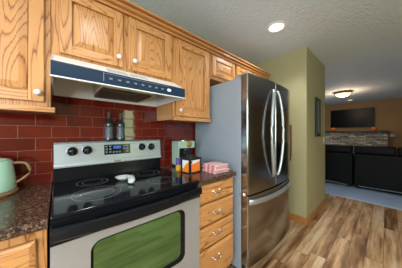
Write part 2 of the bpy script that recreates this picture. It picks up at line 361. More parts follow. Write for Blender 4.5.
def window(n, ax, fixed, a0, a1, z0, z1, mull=True):
    b = BM(); t = 0.03
    for p0, p1, q0, q1 in ((a0, a0 + t, z0, z1), (a1 - t, a1, z0, z1), (a0 + t, a1 - t, z0, z0 + t), (a0 + t, a1 - t, z1 - t, z1), ((a0 + a1) / 2 - 0.025, (a0 + a1) / 2 + 0.025, z0 + t, z1 - t))[:5 if mull else 4]:
        if ax == 'y': box(b, p0, p1, fixed - 0.05, fixed + 0.01, q0, q1)
        else: box(b, fixed - 0.05, fixed + 0.01, p0, p1, q0, q1)
    o = struct('window_%d' % n, b, WHITE)
window(1, 'y', -3.4, -1.78, -0.94, 0.95, 2.1); window(2, 'x', -1.8, -2.4, -1.1, 0.95, 2.1); window(3, 'y', 2.65, 4.2, 6.4, 0.5, 2.2); window(4, 'y', -3.4, 1.34, 1.70, 1.0, 2.1, False)  # rear-left, side and living windows are added, unseen, to carry the fill light
# baseboard round the olive partition
b = BM()
prism(b, [(2.530, -0.817), (2.545, -0.802), (2.545, -0.70), (2.530, -0.70)], 'z', 0, 0.095)
prism(b, [(2.530, -0.817), (3.56, -0.817), (3.56, -0.802), (2.545, -0.802)], 'z', 0, 0.095)
box(b, 2.5325, 2.545, -0.70, -0.02, 0, 0.095)
struct('baseboard_partition', b, WOODTRIM)

# ------------------------------------------------------------------ cabinet helpers
def door_mesh(x0, x1, z0, z1, yf, th=0.02, fw=0.058):
    """raised panel oak door whose front is at y = yf (faces -y)"""
    b = BM(); yb = yf + th - 0.005; e = 0.0035
    box(b, x0, x0 + fw, yf, yb, z0, z1, 0, e); box(b, x1 - fw, x1, yf, yb, z0, z1, 0, e)
    box(b, x0 + fw - .001, x1 - fw + .001, yf + .0005, yb, z1 - fw, z1, 1, e); box(b, x0 + fw - .001, x1 - fw + .001, yf + .0005, yb, z0, z0 + fw, 1, e)
    a0, a1, c0, c1 = x0 + fw + .003, x1 - fw - .003, z0 + fw + .003, z1 - fw - .003
    s, d = 0.030, 0.012                                   # chamfer width, depth
    O = [b.verts.new((x, yf + d, z)) for x, z in ((a0, c0), (a1, c0), (a1, c1), (a0, c1))]
    I = [b.verts.new((x, yf + 0.002, z)) for x, z in ((a0 + s, c0 + s), (a1 - s, c0 + s), (a1 - s, c1 - s), (a0 + s, c1 - s))]
    B_ = [b.verts.new((x, yb - .002, z)) for x, z in ((a0, c0), (a1, c0), (a1, c1), (a0, c1))]
    fs = [b.faces.new(I), b.faces.new(B_[::-1])]
    for k in range(4):
        fs.append(b.faces.new((O[k], O[(k + 1) % 4], I[(k + 1) % 4], I[k]))); fs.append(b.faces.new((B_[k], B_[(k + 1) % 4], O[(k + 1) % 4], O[k])))
    for f in fs: f.material_index = 2
    return b
def knob(parent, x, z, yf):
    b = BM()
    lathe(b, [(0, 0), (0.006, 0), (0.0055, -0.010), (0.012, -0.015), (0.0155, -0.021), (0.013, -0.028), (0.006, -0.032), (0, -0.033)], (x, yf, z), 20, axis='y')
    o = obj('knob', b, WHITEP, parent); o['label'] = 'round white ceramic knob'; return o
def carcass(parent, x0, x1, z0, z1, yf, yb=-0.0095, open_frame=None, name='body'):
    b = BM(); box(b, x0, x1, yf, yb, z0, z1, 0, 0.002)
    return obj(name, b, OAKS, parent)

UY = -0.318; DF = -0.338
# left upper cabinet
t = thing('upper_cabinet', 'oak upper cabinet at left edge of photo, over the mint kettle', 'cabinet', (-0.25, 0, 1.375), 'oak wall cabinets')
carcass(t, -0.52, -0.031, 1.385, 2.0885, UY)
d = obj('door', door_mesh(-0.50, -0.056, 1.418, 2.070, DF), OAKS, t); knob(d, -0.079, 1.462, DF)
b = BM(); box(b, -0.52, -0.012, -0.352, -0.30, 1.364, 1.392, 0, 0.004); obj('light_rail', b, OH, t)
# over the hood
t = thing('upper_cabinet', 'short oak cabinet with two doors directly above the range hood', 'cabinet', (0.36, 0, 1.69), 'oak wall cabinets')
carcass(t, -0.029, 0.735, 1.678, 2.0885, UY)
d = obj('door', door_mesh(0.003, 0.332, 1.70, 2.070, DF), OAKS, t); knob(d, 0.302, 1.760, DF)
d = obj('door', door_mesh(0.368, 0.712, 1.70, 2.070, DF), OAKS, t); knob(d, 0.406, 1.760, DF)
# right of the hood
t = thing('upper_cabinet', 'full height oak upper cabinet between range hood and refrigerator', 'cabinet', (0.96, 0, 1.371), 'oak wall cabinets')
carcass(t, 0.737, 1.176, 1.375, 2.0885, UY)
d = obj('door', door_mesh(0.760, 1.148, 1.404, 2.070, DF), OAKS, t); knob(d, 0.790, 1.452, DF)
b = BM(); box(b, 0.737, 1.180, -0.336, -0.30, 1.366, 1.396, 0, 0.004); obj('light_rail', b, OH, t)
# over the fridge
t = thing('upper_cabinet', 'short oak cabinet above the stainless refrigerator', 'cabinet', (1.78, 0, 1.815), 'oak wall cabinets')
carcass(t, 1.178, 2.36, 1.822, 2.0885, UY)
for x0, x1, kx in ((1.203, 1.575, 1.535), (1.612, 1.955, 1.65), (1.985, 2.33, 2.025)):
    d = obj('door', door_mesh(x0, x1, 1.855, 2.070, DF, fw=0.05), OAKS, t)
# crown moulding along all of them
b = BM()
prism(b, [(-0.3385, 2.089), (-0.3385, 2.073), (-0.350, 2.073), (-0.352, 2.083), (-0.343, 2.085), (-0.343, 2.095), (-0.366, 2.097), (-0.373, 2.102), (-0.373, 2.112), (-0.358, 2.114), (-0.358, 2.122), (-0.388, 2.124), (-0.390, 2.137), (-0.25, 2.137), (-0.25, 2.089)], 'x', -0.52, 2.375)
tag(obj('crown_molding', b, CROWN), 'long stepped oak crown moulding along the tops of upper cabinets', 'moulding')

# ------------------------------------------------------------------ base cabinets and worktops
CY = -0.655
t = thing('base_cabinet', 'oak base cabinet under the kettle counter left of the range', 'cabinet', (-0.35, 0, 0), 'oak base cabinets')
carcass(t, -0.75, -0.034, 0.10, 0.880, -0.615)
obj('door', door_mesh(-0.52, -0.066, 0.14, 0.665, -0.64), OAKS, t); left_base = t
b = BM(); box(b, -0.75, -0.034, -0.56, -0.03, 0, 0.10); obj('toe_kick', b, KICK, t)
t = thing('base_cabinet', 'narrow oak base cabinet of four drawers between range and refrigerator', 'cabinet', (0.95, 0, 0), 'oak base cabinets')
carcass(t, 0.748, 1.160, 0.10, 0.880, -0.612)
def drawer(t, x0, x1, z0, z1, px, zp):
    b = BM(); yf, yb = -0.642, -0.622; s = 0.016
    box(b, x0, x1, yf + 0.008, yb, z0, z1, 1, 0.002)
    O = [b.verts.new((x, yf + 0.008, z)) for x, z in ((x0, z0), (x1, z0), (x1, z1), (x0, z1))]
    I = [b.verts.new((x, yf, z)) for x, z in ((x0 + s, z0 + s), (x1 - s, z0 + s), (x1 - s, z1 - s), (x0 + s, z1 - s))]
    fs = [b.faces.new(I)] + [b.faces.new((O[k], O[(k + 1) % 4], I[(k + 1) % 4], I[k])) for k in range(4)]
    for f in fs: f.material_index = 1
    d = obj('drawer', b, OAKS, t)
    b = BM(); w = 0.036; pts = [(-w, 0, 0.004), (-w, -0.014, 0.003)] + [(w * math.sin(a), -0.017 - 0.007 * math.cos(a), -0.011 * math.cos(a) ** 2 + 0.003) for a in [R(-80 + 160 * k / 10) for k in range(11)]] + [(w, -0.014, 0.003), (w, 0, 0.004)]
    tube(b, [(px + p[0], yf + p[1], zp + p[2]) for p in pts], 0.005, 10)
    for sx in (-1, 1): lathe(b, [(0, 0), (0.010, 0), (0.008, -0.004), (0, -0.005)], (px + sx * w, yf, zp + 0.004), 14, axis='y')
    p = obj('drawer_pull', b, CHROME, d); p['label'] = 'polished arched metal pull'
for z0, z1, zp in ((0.734, 0.868, 0.803), (0.565, 0.719, 0.643), (0.396, 0.550, 0.484), (0.150, 0.381, 0.292)): drawer(t, 0.752, 1.152, z0, z1, 0.932, zp)
drawer(left_base, -0.52, -0.066, 0.690, 0.842, -0.293, 0.766)
b = BM(); box(b, 0.748, 1.160, -0.56, -0.03, 0, 0.10); obj('toe_kick', b, KICK, t)
def worktop(x0, x1):
    b = BM()
    prism(b, [(-0.0095, 0.882), (CY + 0.006, 0.882), (CY, 0.888), (CY, 0.912), (CY + 0.002, 0.917), (CY + 0.007, 0.920), (-0.0095, 0.920)], 'x', x0, x1)
    return obj('countertop', b, GRAN)
tag(worktop(-0.80, -0.031), 'speckled brown granite countertop left of the range, under the kettle', 'countertop', 'granite counters')
tag(worktop(0.747, 1.170), 'speckled brown granite countertop right of the range, under espresso machine', 'countertop', 'granite counters')

# ------------------------------------------------------------------ range
x0, x1 = -0.025, 0.740
t = thing('range_stove', 'stainless electric range with black glass cooktop and silver backguard', 'stove', (0.3575, -0.35, 0))
b = BM(); box(b, x0 + .002, x1 - .002, -0.625, -0.012, 0.06, 0.905, 0, 0.003); box(b, x0 + .03, x1 - .03, -0.58, -0.03, 0, 0.06); obj('body', b, BLACKE, t)
b = BM(); box(b, x0, x1, -0.655, -0.070, 0.9055, 0.926, 0, 0.006, 3); obj('cooktop', b, BLACKG, t)
for cx, cy, rr in ((0.165, -0.47, 0.118), (0.545, -0.475, 0.092), (0.175, -0.215, 0.090), (0.545, -0.215, 0.105)):
    b = BM(); flat_ring(b, cx, cy, 0.9266, rr, 0.0035); flat_ring(b, cx, cy, 0.9266, rr * 0.66, 0.0025)
    obj('burner_ring', b, RING, t)
b = BM(); prism(b, [(-0.080, 0.9265), (-0.072, 1.03), (-0.012, 1.03), (-0.012, 0.9265)], 'x', x0, x1); obj('rear_riser', b, BLACKE, t)
# backguard: leaning silver panel with a lower lip
b = BM()
prism(b, [(-0.012, 1.020), (-0.086, 1.020), (-0.088, 1.030), (-0.084, 1.045), (-0.078, 1.053), (-0.066, 1.178), (-0.060, 1.188), (-0.050, 1.192), (-0.012, 1.192)], 'x', x0 + .002, x1 + .004)
prism(b, [(-0.080, 1.066), (-0.0755, 1.068), (-0.0665, 1.168), (-0.071, 1.166)], 'x', 0.035, 0.700)
BGo = obj('backguard', b, BGSTEEL, t)
# local frame of the leaning face
def face(x, z, out=0.0): return (x, -0.071 - (1.166 - z) * 0.09 - out, z)
for kx, kz in ((0.073, 1.127), (0.160, 1.130), (0.562, 1.133), (0.650, 1.130)):
    b = BM(); c = face(kx, kz); lathe(b, [(0, 0.002), (0.035, 0.002), (0.035, -0.002), (0.031, -0.004), (0, -0.004)], c, 28, axis='y', mi=1)
    lathe(b, [(0.0300, 0.0), (0.0300, -0.008), (0.026, -0.013), (0.022, -0.026), (0.019, -0.029), (0, -0.030)], c, 28, axis='y')
    k = obj('control_knob', b, [BLACKE, BGSTEEL], BGo); k['label'] = 'black round control knob with silver skirt'
    b = BM(); box(b, kx - 0.004, kx + 0.004, c[1] - 0.036, c[1] - 0.024, kz - 0.021, kz + 0.021, 0, 0.002); obj('grip', b, PRINT if False else BLACKM, k)
for kx in (0.222, 0.503):
    b = BM(); c = face(kx, 1.136); lathe(b, [(0, 0.001), (0.004, 0.001), (0.004, -0.003), (0, -0.004)], c, 12, axis='y'); obj('indicator_light', b, PALEMETAL, BGo)
b = BM()
def slab(b, xa, xb, za, zb, o0, o1, mi=0):
    P = [face(xa, za, o0), face(xb, za, o0), face(xb, zb, o0), face(xa, zb, o0)]; Q = [face(xa, za, o1), face(xb, za, o1), face(xb, zb, o1), face(xa, zb, o1)]
    A = [b.verts.new(p) for p in P]; C = [b.verts.new(p) for p in Q]
    fs = [b.faces.new(A), b.faces.new(C[::-1])] + [b.faces.new((A[k], A[(k + 1) % 4], C[(k + 1) % 4], C[k])) for k in range(4)]
    for f in fs: f.material_index = mi
slab(b, 0.268, 0.462, 1.086, 1.164, -0.001, 0.003)
dp = obj('display_panel', b, BLACKG, BGo)
b = BM(); slab(b, 0.332, 0.388, 1.130, 1.154, 0.0031, 0.0042); k = obj('clock_display', b, LCD, dp); k['label'] = 'lit blue clock display'
for px, pz in ((0.280, 1.150), (0.280, 1.128), (0.280, 1.106), (0.306, 1.150), (0.306, 1.128), (0.306, 1.106), (0.332, 1.104), (0.354, 1.104), (0.376, 1.104), (0.410, 1.150), (0.434, 1.150), (0.410, 1.128), (0.434, 1.128), (0.434, 1.106)):
    b = BM(); slab(b, px - .004, px + .011, pz - .006, pz + .006, 0.0031, 0.0040); obj('touch_key', b, PRINT, dp)
b = BM(); prism(b, rrect(0.335, 0.385, 1.030, 1.040, 0.004), 'y', -0.092, -0.086); k = obj('badge', b, CHROME, BGo); k['label'] = 'small pale oval badge'
# front: black band, oven door, handle, drawer
b = BM(); box(b, x0, x1, -0.648, -0.6255, 0.868, 0.9045, 0, 0.004); obj('front_band', b, BLACKE, t)
b = BM()
wx0, wx1, wz0, wz1 = 0.108, 0.612, 0.445, 0.772
N = 8
outer = [(x0 + .001, 0.262), (x1 - .001, 0.262), (x1 - .001, 0.812), (x0 + .001, 0.812)]
# steel front plate with a rounded hole, built as a strip of quads between hole and edge
hole = rrect(wx0, wx1, wz0, wz1, 0.045, N)
def edge_pt(p):
    cx, cz = (wx0 + wx1) / 2, (wz0 + wz1) / 2
    dx, dz = p[0] - cx, p[1] - cz
    s = min(((outer[1][0] if dx > 0 else outer[0][0]) - cx) / dx if abs(dx) > 1e-6 else 9, ((0.812 if dz > 0 else 0.262) - cz) / dz if abs(dz) > 1e-6 else 9)
    return (cx + dx * s, cz + dz * s)
cor = {}
for yy, key in ((-0.664, 'f'),):
    Hh = [b.verts.new((p[0], yy, p[1])) for p in hole]; Hb = [b.verts.new((p[0], yy + 0.014, p[1])) for p in hole]
    E_ = [b.verts.new((q[0], yy, q[1])) for q in map(edge_pt, hole)]; M = len(hole)
    for k in range(M):
        j = (k + 1) % M
        b.faces.new((Hh[k], Hh[j], E_[j], E_[k])); b.faces.new((Hb[k], Hb[j], Hh[j], Hh[k]))
        A, B_ = E_[k].co, E_[j].co
        if abs(A.x - B_.x) > 1e-5 and abs(A.z - B_.z) > 1e-5:      # wraps an outer corner
            cx_ = outer[1][0] if max(A.x, B_.x) > (x0 + x1) / 2 + .2 else outer[0][0]; cz_ = 0.812 if max(A.z, B_.z) > 0.6 else 0.262
            b.faces.new((E_[k], E_[j], b.verts.new((cx_, yy, cz_))))
box(b, x0 + .001, x0 + .012, -0.6635, -0.628, 0.262, 0.812); box(b, x1 - .012, x1 - .001, -0.6635, -0.628, 0.262, 0.812)
box(b, x0 + .012, x1 - .012, -0.6635, -0.645, 0.262, 0.275); box(b, x0 + .012, x1 - .012, -0.648, -0.628, 0.275, 0.812)
dr = obj('oven_door', b, STEEL, t)
b = BM()
ring_o = rrect(wx0 - .001, wx1 + .001, wz0 - .001, wz1 + .001, 0.045, N); ring_i = rrect(wx0 + .010, wx1 - .028, wz0 + .022, wz1 - .008, 0.034, N)
A = [b.verts.new((p[0], -0.6665, p[1])) for p in ring_o]; C = [b.verts.new((p[0], -0.656, p[1])) for p in ring_i]; D_ = [b.verts.new((p[0], -0.650, p[1])) for p in ring_o]
for k in range(len(A)):
    j = (k + 1) % len(A); b.faces.new((A[k], A[j], C[j], C[k])); b.faces.new((D_[k], D_[j], A[j], A[k]))
k = obj('window_trim', b, BLACKE, dr); k['label'] = 'black bevelled rounded window surround'
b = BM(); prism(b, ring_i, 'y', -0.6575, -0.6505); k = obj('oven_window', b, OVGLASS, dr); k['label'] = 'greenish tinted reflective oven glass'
b = BM(); box(b, x0, x1, -0.672, -0.628, 0.8125, 0.866, 0, 0.005); obj('door_top_band', b, BLACKE, dr)
b = BM(); pts = []
NN = 16
for k in range(NN + 1):                                             # wide black bar, bowed outwards in the middle
    u = -1 + 2 * k / NN; pts.append(((x0 + x1) / 2 + u * (x1 - x0) / 2 * 0.995, 0.040 * (1 - u * u)))
rows = []
sec = [(-0.670, 0.838), (-0.682, 0.834), (-0.690, 0.842), (-0.691, 0.866), (-0.688, 0.882), (-0.680, 0.888), (-0.670, 0.884)]
for xx, bow in pts: rows.append([b.verts.new((xx, yy - bow, zz)) for yy, zz in sec])
for A, C in zip(rows, rows[1:]):
    for k in range(len(sec)): b.faces.new((A[k], A[(k + 1) % len(sec)], C[(k + 1) % len(sec)], C[k]))
b.faces.new(rows[0]); b.faces.new(rows[-1][::-1])
k = obj('door_handle', b, BLACKE, dr); k['label'] = 'wide bowed black bar handle'
b = BM(); box(b, x0 + .001, x1 - .001, -0.660, -0.628, 0.075, 0.254, 0, 0.004); obj('storage_drawer', b, STEEL, t)

# ------------------------------------------------------------------ range hood
hx0, hx1 = -0.028, 0.733
t = thing('range_hood', 'white under-cabinet range hood with black control panel above the range', 'range hood', (0.36, -0.2, 1.52))
b = BM()
sect = [(-0.0095, 1.676), (-0.345, 1.676), (-0.482, 1.600), (-0.482, 1.524), (-0.474, 1.524), (-0.474, 1.594), (-0.342, 1.667), (-0.018, 1.667), (-0.018, 1.515), (-0.0095, 1.515)]
prism(b, sect, 'x', hx0, hx1)
side = [(-0.0095, 1.676), (-0.345, 1.676), (-0.482, 1.600), (-0.482, 1.524), (-0.0095, 1.515)]
prism(b, side, 'x', hx0 - .001, hx0 + .008); prism(b, side, 'x', hx1 - .008, hx1 + .001)
hd = obj('hood_shell', b, [WHITE], t)
b = BM(); prism(b, [(-0.4835, 1.600), (-0.4915, 1.593), (-0.4925, 1.528), (-0.4835, 1.528)], 'x', hx0, hx1 + 0.004); cp = obj('control_panel', b, BLACKP, t); cp['label'] = 'glossy black front panel, sky reflection in its colour'
b = BM(); box(b, hx0 - .002, hx1 + .006, -0.496, -0.483, 1.520, 1.5275, 0, 0.002); obj('bottom_rim', b, WHITE, t)
b = BM(); box(b, 0.186, 0.190, -0.4945, -0.4915, 1.542, 1.590); box(b, 0.190, 0.60, -0.4942, -0.4915, 1.586, 1.588); obj('panel_border', b, PRINT, cp)
for i in range(8):
    xx = 0.215 + i * 0.046
    b = BM(); box(b, xx, xx + 0.017, -0.4975, -0.490, 1.557, 1.567, 0, 0.002); obj('push_button', b, PRINT, cp)
b = BM(); prism(b, rrect(0.582, 0.612, 1.552, 1.572, 0.009), 'y', -0.4965, -0.491); k = obj('badge', b, WHITE, cp); k['label'] = 'small white emblem at right of panel'
def sl(y): return 1.600 + (y + 0.482) * (0.076 / 0.137)
for xa, xb in ((0.215, 0.33), (0.345, 0.46)):
    b = BM(); A = [b.verts.new((x, y, sl(y) + o)) for o in (0.0003, 0.003) for x, y in ((xa, -0.465), (xb, -0.465), (xb, -0.405), (xa, -0.405))]
    for q in ((0, 1, 2, 3), (4, 5, 6, 7), (0, 1, 5, 4), (1, 2, 6, 5), (2, 3, 7, 6), (3, 0, 4, 7)): b.faces.new([A[i] for i in q])
    obj('vent_grille', b, GREYPL, t)
b = BM(); box(b, 0.205, 0.545, -0.335, -0.0185, 1.548, 1.6665, 0, 0.004); fb = obj('filter_housing', b, HOODIN, t)
b = BM(); box(b, 0.210, 0.540, -0.330, -0.024, 1.532, 1.5478, 0, 0.002); obj('grease_filter', b, FILTER, fb)

# ------------------------------------------------------------------ refrigerator
fx0, fx1 = 1.216, 2.128; fc = (fx0 + fx1) / 2
t = thing('refrigerator', 'large french door stainless refrigerator with grey side beside the green wall', 'refrigerator', (fc, -0.37, 0))
b = BM(); box(b, fx0, fx1, -0.668, -0.03, 0.03, 1.752, 0, 0.006); o = obj('body', b, FRSIDE, t); o['label'] = 'blue-grey painted case'
b = BM(); box(b, fx0 + .02, fx1 - .02, -0.65, -0.05, 0, 0.03); box(b, fx0 + .012, fx1 - .012, -0.672, -0.60, 0.035, 0.092); obj('base_grille', b, BLACKM, t)
def bow(x):
    u = (x - fc) / ((fx1 - fx0) / 2); return -0.742 - 0.034 * (1 - u * u)
def fdoor(xa, xb, za, zb):
    b = BM(); n = 44
    r_ = 0.010
    xs = [xa + (xb - xa) * k / n for k in range(n + 1)]
    loop = [(xa, -0.676)] + [(xa, bow(xa) + r_), (xa + .003, bow(xa) + .003)] + [(x, bow(x)) for x in [xa + .010] + xs[1:-1] + [xb - .010]] + [(xb - .003, bow(xb) + .003), (xb, bow(xb) + r_), (xb, -0.676)]
    prism(b, loop, 'z', za, zb)
    es = [e for e in b.edges if abs(e.verts[0].co.z - e.verts[1].co.z) < 1e-6]
    bmesh.ops.bevel(b, geom=es, offset=0.005, segments=2, affect='EDGES')
    return b
dl = obj('door', fdoor(fx0, fc - .003, 0.722, 1.768), FRSTEEL, t); dR = obj('door', fdoor(fc + .003, fx1, 0.722, 1.768), FRSTEEL, t)
fz = obj('freezer_drawer', fdoor(fx0, fx1, 0.098, 0.708), FRSTEEL, t)
b = BM(); box(b, fx0 + .01, fx1 - .01, -0.6755, -0.6685, 0.10, 1.765); obj('door_gasket', b, BLACKM, t)
for s, d in ((-1, dl), (1, dR)):
    b = BM(); pts = []
    xb_ = fc + (-0.075 if s < 0 else 0.022)
    for k in range(21):
        u = -1 + 2 * k / 20; q = (1 - u * u)
        pts.append((xb_ + (-0.095 if s < 0 else 0.06) * q, bow(xb_) - 0.012 - 0.028 * q ** 0.7, 1.255 + u * 0.42))
    pts = [(xb_, bow(xb_) + .004, 1.255 - 0.425)] + pts + [(xb_, bow(xb_) + .004, 1.255 + 0.425)]
    tube(b, pts, 0.0135, 12, flat=0.9); obj('handle', b, HANDLE, d)
b = BM(); rows = []
for k in range(25):
    u = -1 + 2 * k / 24; x = fc + u * (fx1 - fx0) * 0.485; e = 0.016 * min(1, (1 - abs(u)) * 9)
    z = 0.658 - 0.016 * (1 - u * u)
    rows.append([b.verts.new((x, bow(x) - e + oy + .004, z + oz)) for oy, oz in ((0, -0.025), (-0.010, -0.021), (-0.013, 0), (-0.010, 0.021), (0, 0.025), (0.006, 0))])
for A, C in zip(rows, rows[1:]):
    for k in range(6):
        f = b.faces.new((A[k], A[(k + 1) % 6], C[(k + 1) % 6], C[k])); f.smooth = True
b.faces.new(rows[0]); b.faces.new(rows[-1][::-1])
obj('handle', b, HANDLE, fz)
for xa, xb in ((fx0 + .005, fx0 + .10), (fx1 - .10, fx1 - .005)):
    b = BM(); box(b, xa, xb, -0.735, -0.60, 1.7685, 1.785, 0, 0.006); box(b, xa, xb, -0.66, -0.60, 1.7525, 1.77); obj('hinge_cover', b, PALEMETAL, t)
b = BM(); box(b, fx0 - .006, fx0 + .06, -0.725, -0.66, 0.7085, 0.7215, 0, 0.002); lathe(b, [(0, .700), (.011, .700), (.011, .732), (0, .732)], (fx0 - .004, -0.705, 0), 12); obj('door_hinge', b, CHROME, t)

# ------------------------------------------------------------------ things on the counters and the range
# kettle
t = thing('kettle', 'mint green kettle with tan wooden handle on the left granite counter', 'kettle', (0, 0, 0))
b = BM(); lathe(b, [(0, 0.020), (0.084, 0.020), (0.087, 0.026), (0.082, 0.09), (0.074, 0.165), (0.072, 0.172), (0.070, 0.175), (0, 0.176)]); o = obj('body', b, MINT, t)
b = BM(); lathe(b, [(0, 0), (0.090, 0), (0.093, 0.006), (0.092, 0.014), (0.087, 0.0195), (0, 0.0195)]); o = obj('base', b, TAN, t); o['label'] = 'tan wooden base ring'
b = BM(); lathe(b, [(0, 0.1765), (0.066, 0.1765), (0.066, 0.181), (0.040, 0.188), (0.012, 0.190), (0.010, 0.196), (0.016, 0.204), (0.012, 0.212), (0, 0.214)]); o = obj('lid', b, MINT, t)
b = BM(); tube(b, [(0.068, 0, 0.158), (0.095, 0, 0.160), (0.118, 0, 0.155), (0.128, 0, 0.140), (0.137, 0, 0.110), (0.133, 0, 0.092), (0.112, 0, 0.072), (0.092, 0, 0.056), (0.080, 0, 0.050)], 0.0065, 10); o = obj('handle', b, TAN, t); o['label'] = 'angular tan loop handle'
b = BM(); tube(b, [(-0.070, 0, 0.06), (-0.11, 0, 0.085), (-0.13, 0, 0.13), (-0.155, 0, 0.165)], lambda s: 0.016 - 0.008 * s, 10); obj('spout', b, MINT, t)
t.location = (-0.280, -0.125, 0.9205); t.rotation_euler = (0, 0, R(-6)); t.scale = (1.16, 1.16, 1.05)
# bottles on the backguard
def bottle(x, y, lab, rz):
    t = thing('oil_bottle', lab, 'bottle', (0, 0, 0), 'bottles on the backguard')
    b = BM(); lathe(b, [(0, 0), (0.033, 0), (0.035, 0.004), (0.034, 0.02), (0.029, 0.05), (0.027, 0.09), (0.031, 0.115), (0.034, 0.132), (0.031, 0.146), (0.020, 0.163), (0.0125, 0.176), (0.0115, 0.195), (0, 0.196)]); obj('body', b, BOTTLE, t)
    b = BM(); lathe(b, [(0.0336, 0.024), (0.0300, 0.05), (0.0280, 0.09), (0.0318, 0.113), (0.031, 0.114), (0.027, 0.09), (0.029, 0.05), (0.0325, 0.024), (0.0336, 0.024)]); k = obj('label', b, BLABEL, t); k['label'] = 'slate grey paper wrap'
    b = BM(); lathe(b, [(0.0128, 0.178), (0.0150, 0.182), (0.0140, 0.214), (0.0165, 0.218), (0.0165, 0.228), (0.010, 0.232), (0, 0.233), ]); lathe(b, [(0, 0.197), (0.0128, 0.1965)]) if False else None; k = obj('cap', b, BCAP, t); k['label'] = 'amber brown collar and cap'
    t.location = (x, y, 1.1925); t.rotation_euler = (0, 0, rz)
bottle(0.308, -0.046, 'dark glass bottle on the range backguard, left of the matching pair', 0)
bottle(0.394, -0.046, 'dark glass bottle on the range backguard, right of the matching pair', 1.0)
# spoon rest
t = thing('spoon_rest', 'pale grey ceramic spoon rest lying on the black cooktop', 'spoon rest', (0, 0, 0))
b = BM()
def bowl_ring(rx, ry, z, n=24): return [b.verts.new((rx * math.cos(2 * PI * k / n), ry * math.sin(2 * PI * k / n), z)) for k in range(n)]
rs = [bowl_ring(0.030, 0.022, 0.001), bowl_ring(0.055, 0.036, 0.014), bowl_ring(0.066, 0.044, 0.024), bowl_ring(0.063, 0.041, 0.025), bowl_ring(0.050, 0.032, 0.017), bowl_ring(0.028, 0.020, 0.008)]
for A, C in zip(rs, rs[1:]):
    for k in range(24): f = b.faces.new((A[k], A[(k + 1) % 24], C[(k + 1) % 24], C[k])); f.smooth = True
b.faces.new(rs[0]); b.faces.new(rs[-1])
obj('bowl', b, CERAM, t)
b = BM(); tube(b, [(0.030, -0.010, 0.020), (0.050, -0.035, 0.027), (0.056, -0.070, 0.026), (0.052, -0.110, 0.018), (0.042, -0.140, 0.014)], lambda s: 0.020 + 0.012 * s if s < 0.85 else 0.020, 12, flat=0.40); obj('handle', b, CERAM, t)
t.location = (0.343, -0.305, 0.9272); t.rotation_euler = (0, 0, R(-12)); t.scale = (0.80, 0.95, 1.05)
# espresso machine
t = thing('espresso_machine', 'mint green espresso machine with brass gauge in the counter corner', 'coffee machine', (0, 0, 0))
ex0, ex1, eyb, eyf = 0.866, 1.066, -0.080, -0.212
b = BM(); box(b, ex0, ex1, -0.150, eyb, 0.940, 1.176, 0, 0.008, 3); box(b, ex0, ex1, eyf, -0.140, 1.105, 1.176, 0, 0.008, 3)
box(b, ex0, ex0 + 0.012, -0.205, -0.145, 0.940, 1.11, 0, 0.003); obj('body', b, MINTM, t)
b = BM(); box(b, ex0 + .0125, ex1 - .002, -0.158, -0.1505, 0.9405, 1.1045, 0, 0.002); obj('splash_plate', b, BLACKM, t)
b = BM(); box(b, ex0 - .002, ex1 + .002, -0.232, eyb, 0.9205, 0.9395, 0, 0.004); obj('drip_tray', b, BLACKM, t)
b = BM(); c = (0.985, eyf - 0.0005, 1.145); lathe(b, [(0, 0), (0.029, 0), (0.029, -0.010), (0.025, -0.012), (0, -0.009)], c, 26, axis='y'); k = obj('pressure_gauge', b, BRASS, t); k['label'] = 'round brass gauge'
b = BM(); lathe(b, [(0, 1.1765), (0.034, 1.1765), (0.034, 1.182), (0.026, 1.192), (0.010, 1.197), (0, 1.198)], (0.955, -0.15, 0), 24); k = obj('tank_cap', b, CHROME, t); k['label'] = 'shiny domed cap'
b = BM(); lathe(b, [(0, 1.070), (0.030, 1.070), (0.030, 1.1045), (0, 1.1045)], (0.966, -0.180, 0), 24); obj('brew_head', b, BLACKM, t)
b = BM(); lathe(b, [(0, 1.035), (0.026, 1.037), (0.030, 1.050), (0.030, 1.0695), (0, 1.0695)], (0.966, -0.180, 0), 24, mi=0)
tube(b, [(0.955, -0.205, 1.055), (0.935, -0.25, 1.052), (0.925, -0.31, 1.045)], 0.011, 10, mi=1); obj('portafilter', b, [BLACKM, BLACKM], t)
# black box with orange panels
t = thing('caddy_box', 'open black caddy box with orange and white panels before espresso machine', 'box', (0, 0, 0))
bw, bd, bh = 0.142, 0.112, 0.126; fr = 0.017
b = BM(); box(b, 0, bw, 0, bd, 0, 0.010, 0, 0.002)
for px in (0, bw - fr):
    for py in (0, bd - fr): box(b, px, px + fr, py, py + fr, 0.0101, bh, 0, 0.0015)
for z0 in (bh - fr,):
    box(b, fr, bw - fr, 0.0005, fr, z0, bh); box(b, fr, bw - fr, bd - fr, bd - .0005, z0, bh); box(b, 0.0005, fr, fr, bd - fr, z0, bh); box(b, bw - fr, bw - .0005, fr, bd - fr, z0, bh)
obj('frame', b, FRAMEB, t)
def panel(u0, u1, z0, z1, put, name='panel'):
    b = BM(); n = 10
    us = [u0 + (u1 - u0) * k / n for k in range(n + 1)]
    mid = [z0 + (z1 - z0) * (0.62 + 0.20 * (k / n) ** 1.6 + 0.05 * math.sin(k * 0.9)) for k in range(n + 1)]
    lo = [b.verts.new(put(u, z0)) for u in us]; mi_ = [b.verts.new(put(u, z)) for u, z in zip(us, mid)]; hi = [b.verts.new(put(u, z1)) for u in us]
    navy_to = 3
    for k in range(n):
        f = b.faces.new((lo[k], lo[k + 1], mi_[k + 1], mi_[k])); f.material_index = 0
        f = b.faces.new((mi_[k], mi_[k + 1], hi[k + 1], hi[k])); f.material_index = 1
    g = bmesh.ops.extrude_face_region(b, geom=list(b.faces)); 
    return b, g
def thick(b, vec):
    g = bmesh.ops.extrude_face_region(b, geom=list(b.faces)); bmesh.ops.translate(b, vec=vec, verts=[v for v in g['geom'] if isinstance(v, bmesh.types.BMVert)])
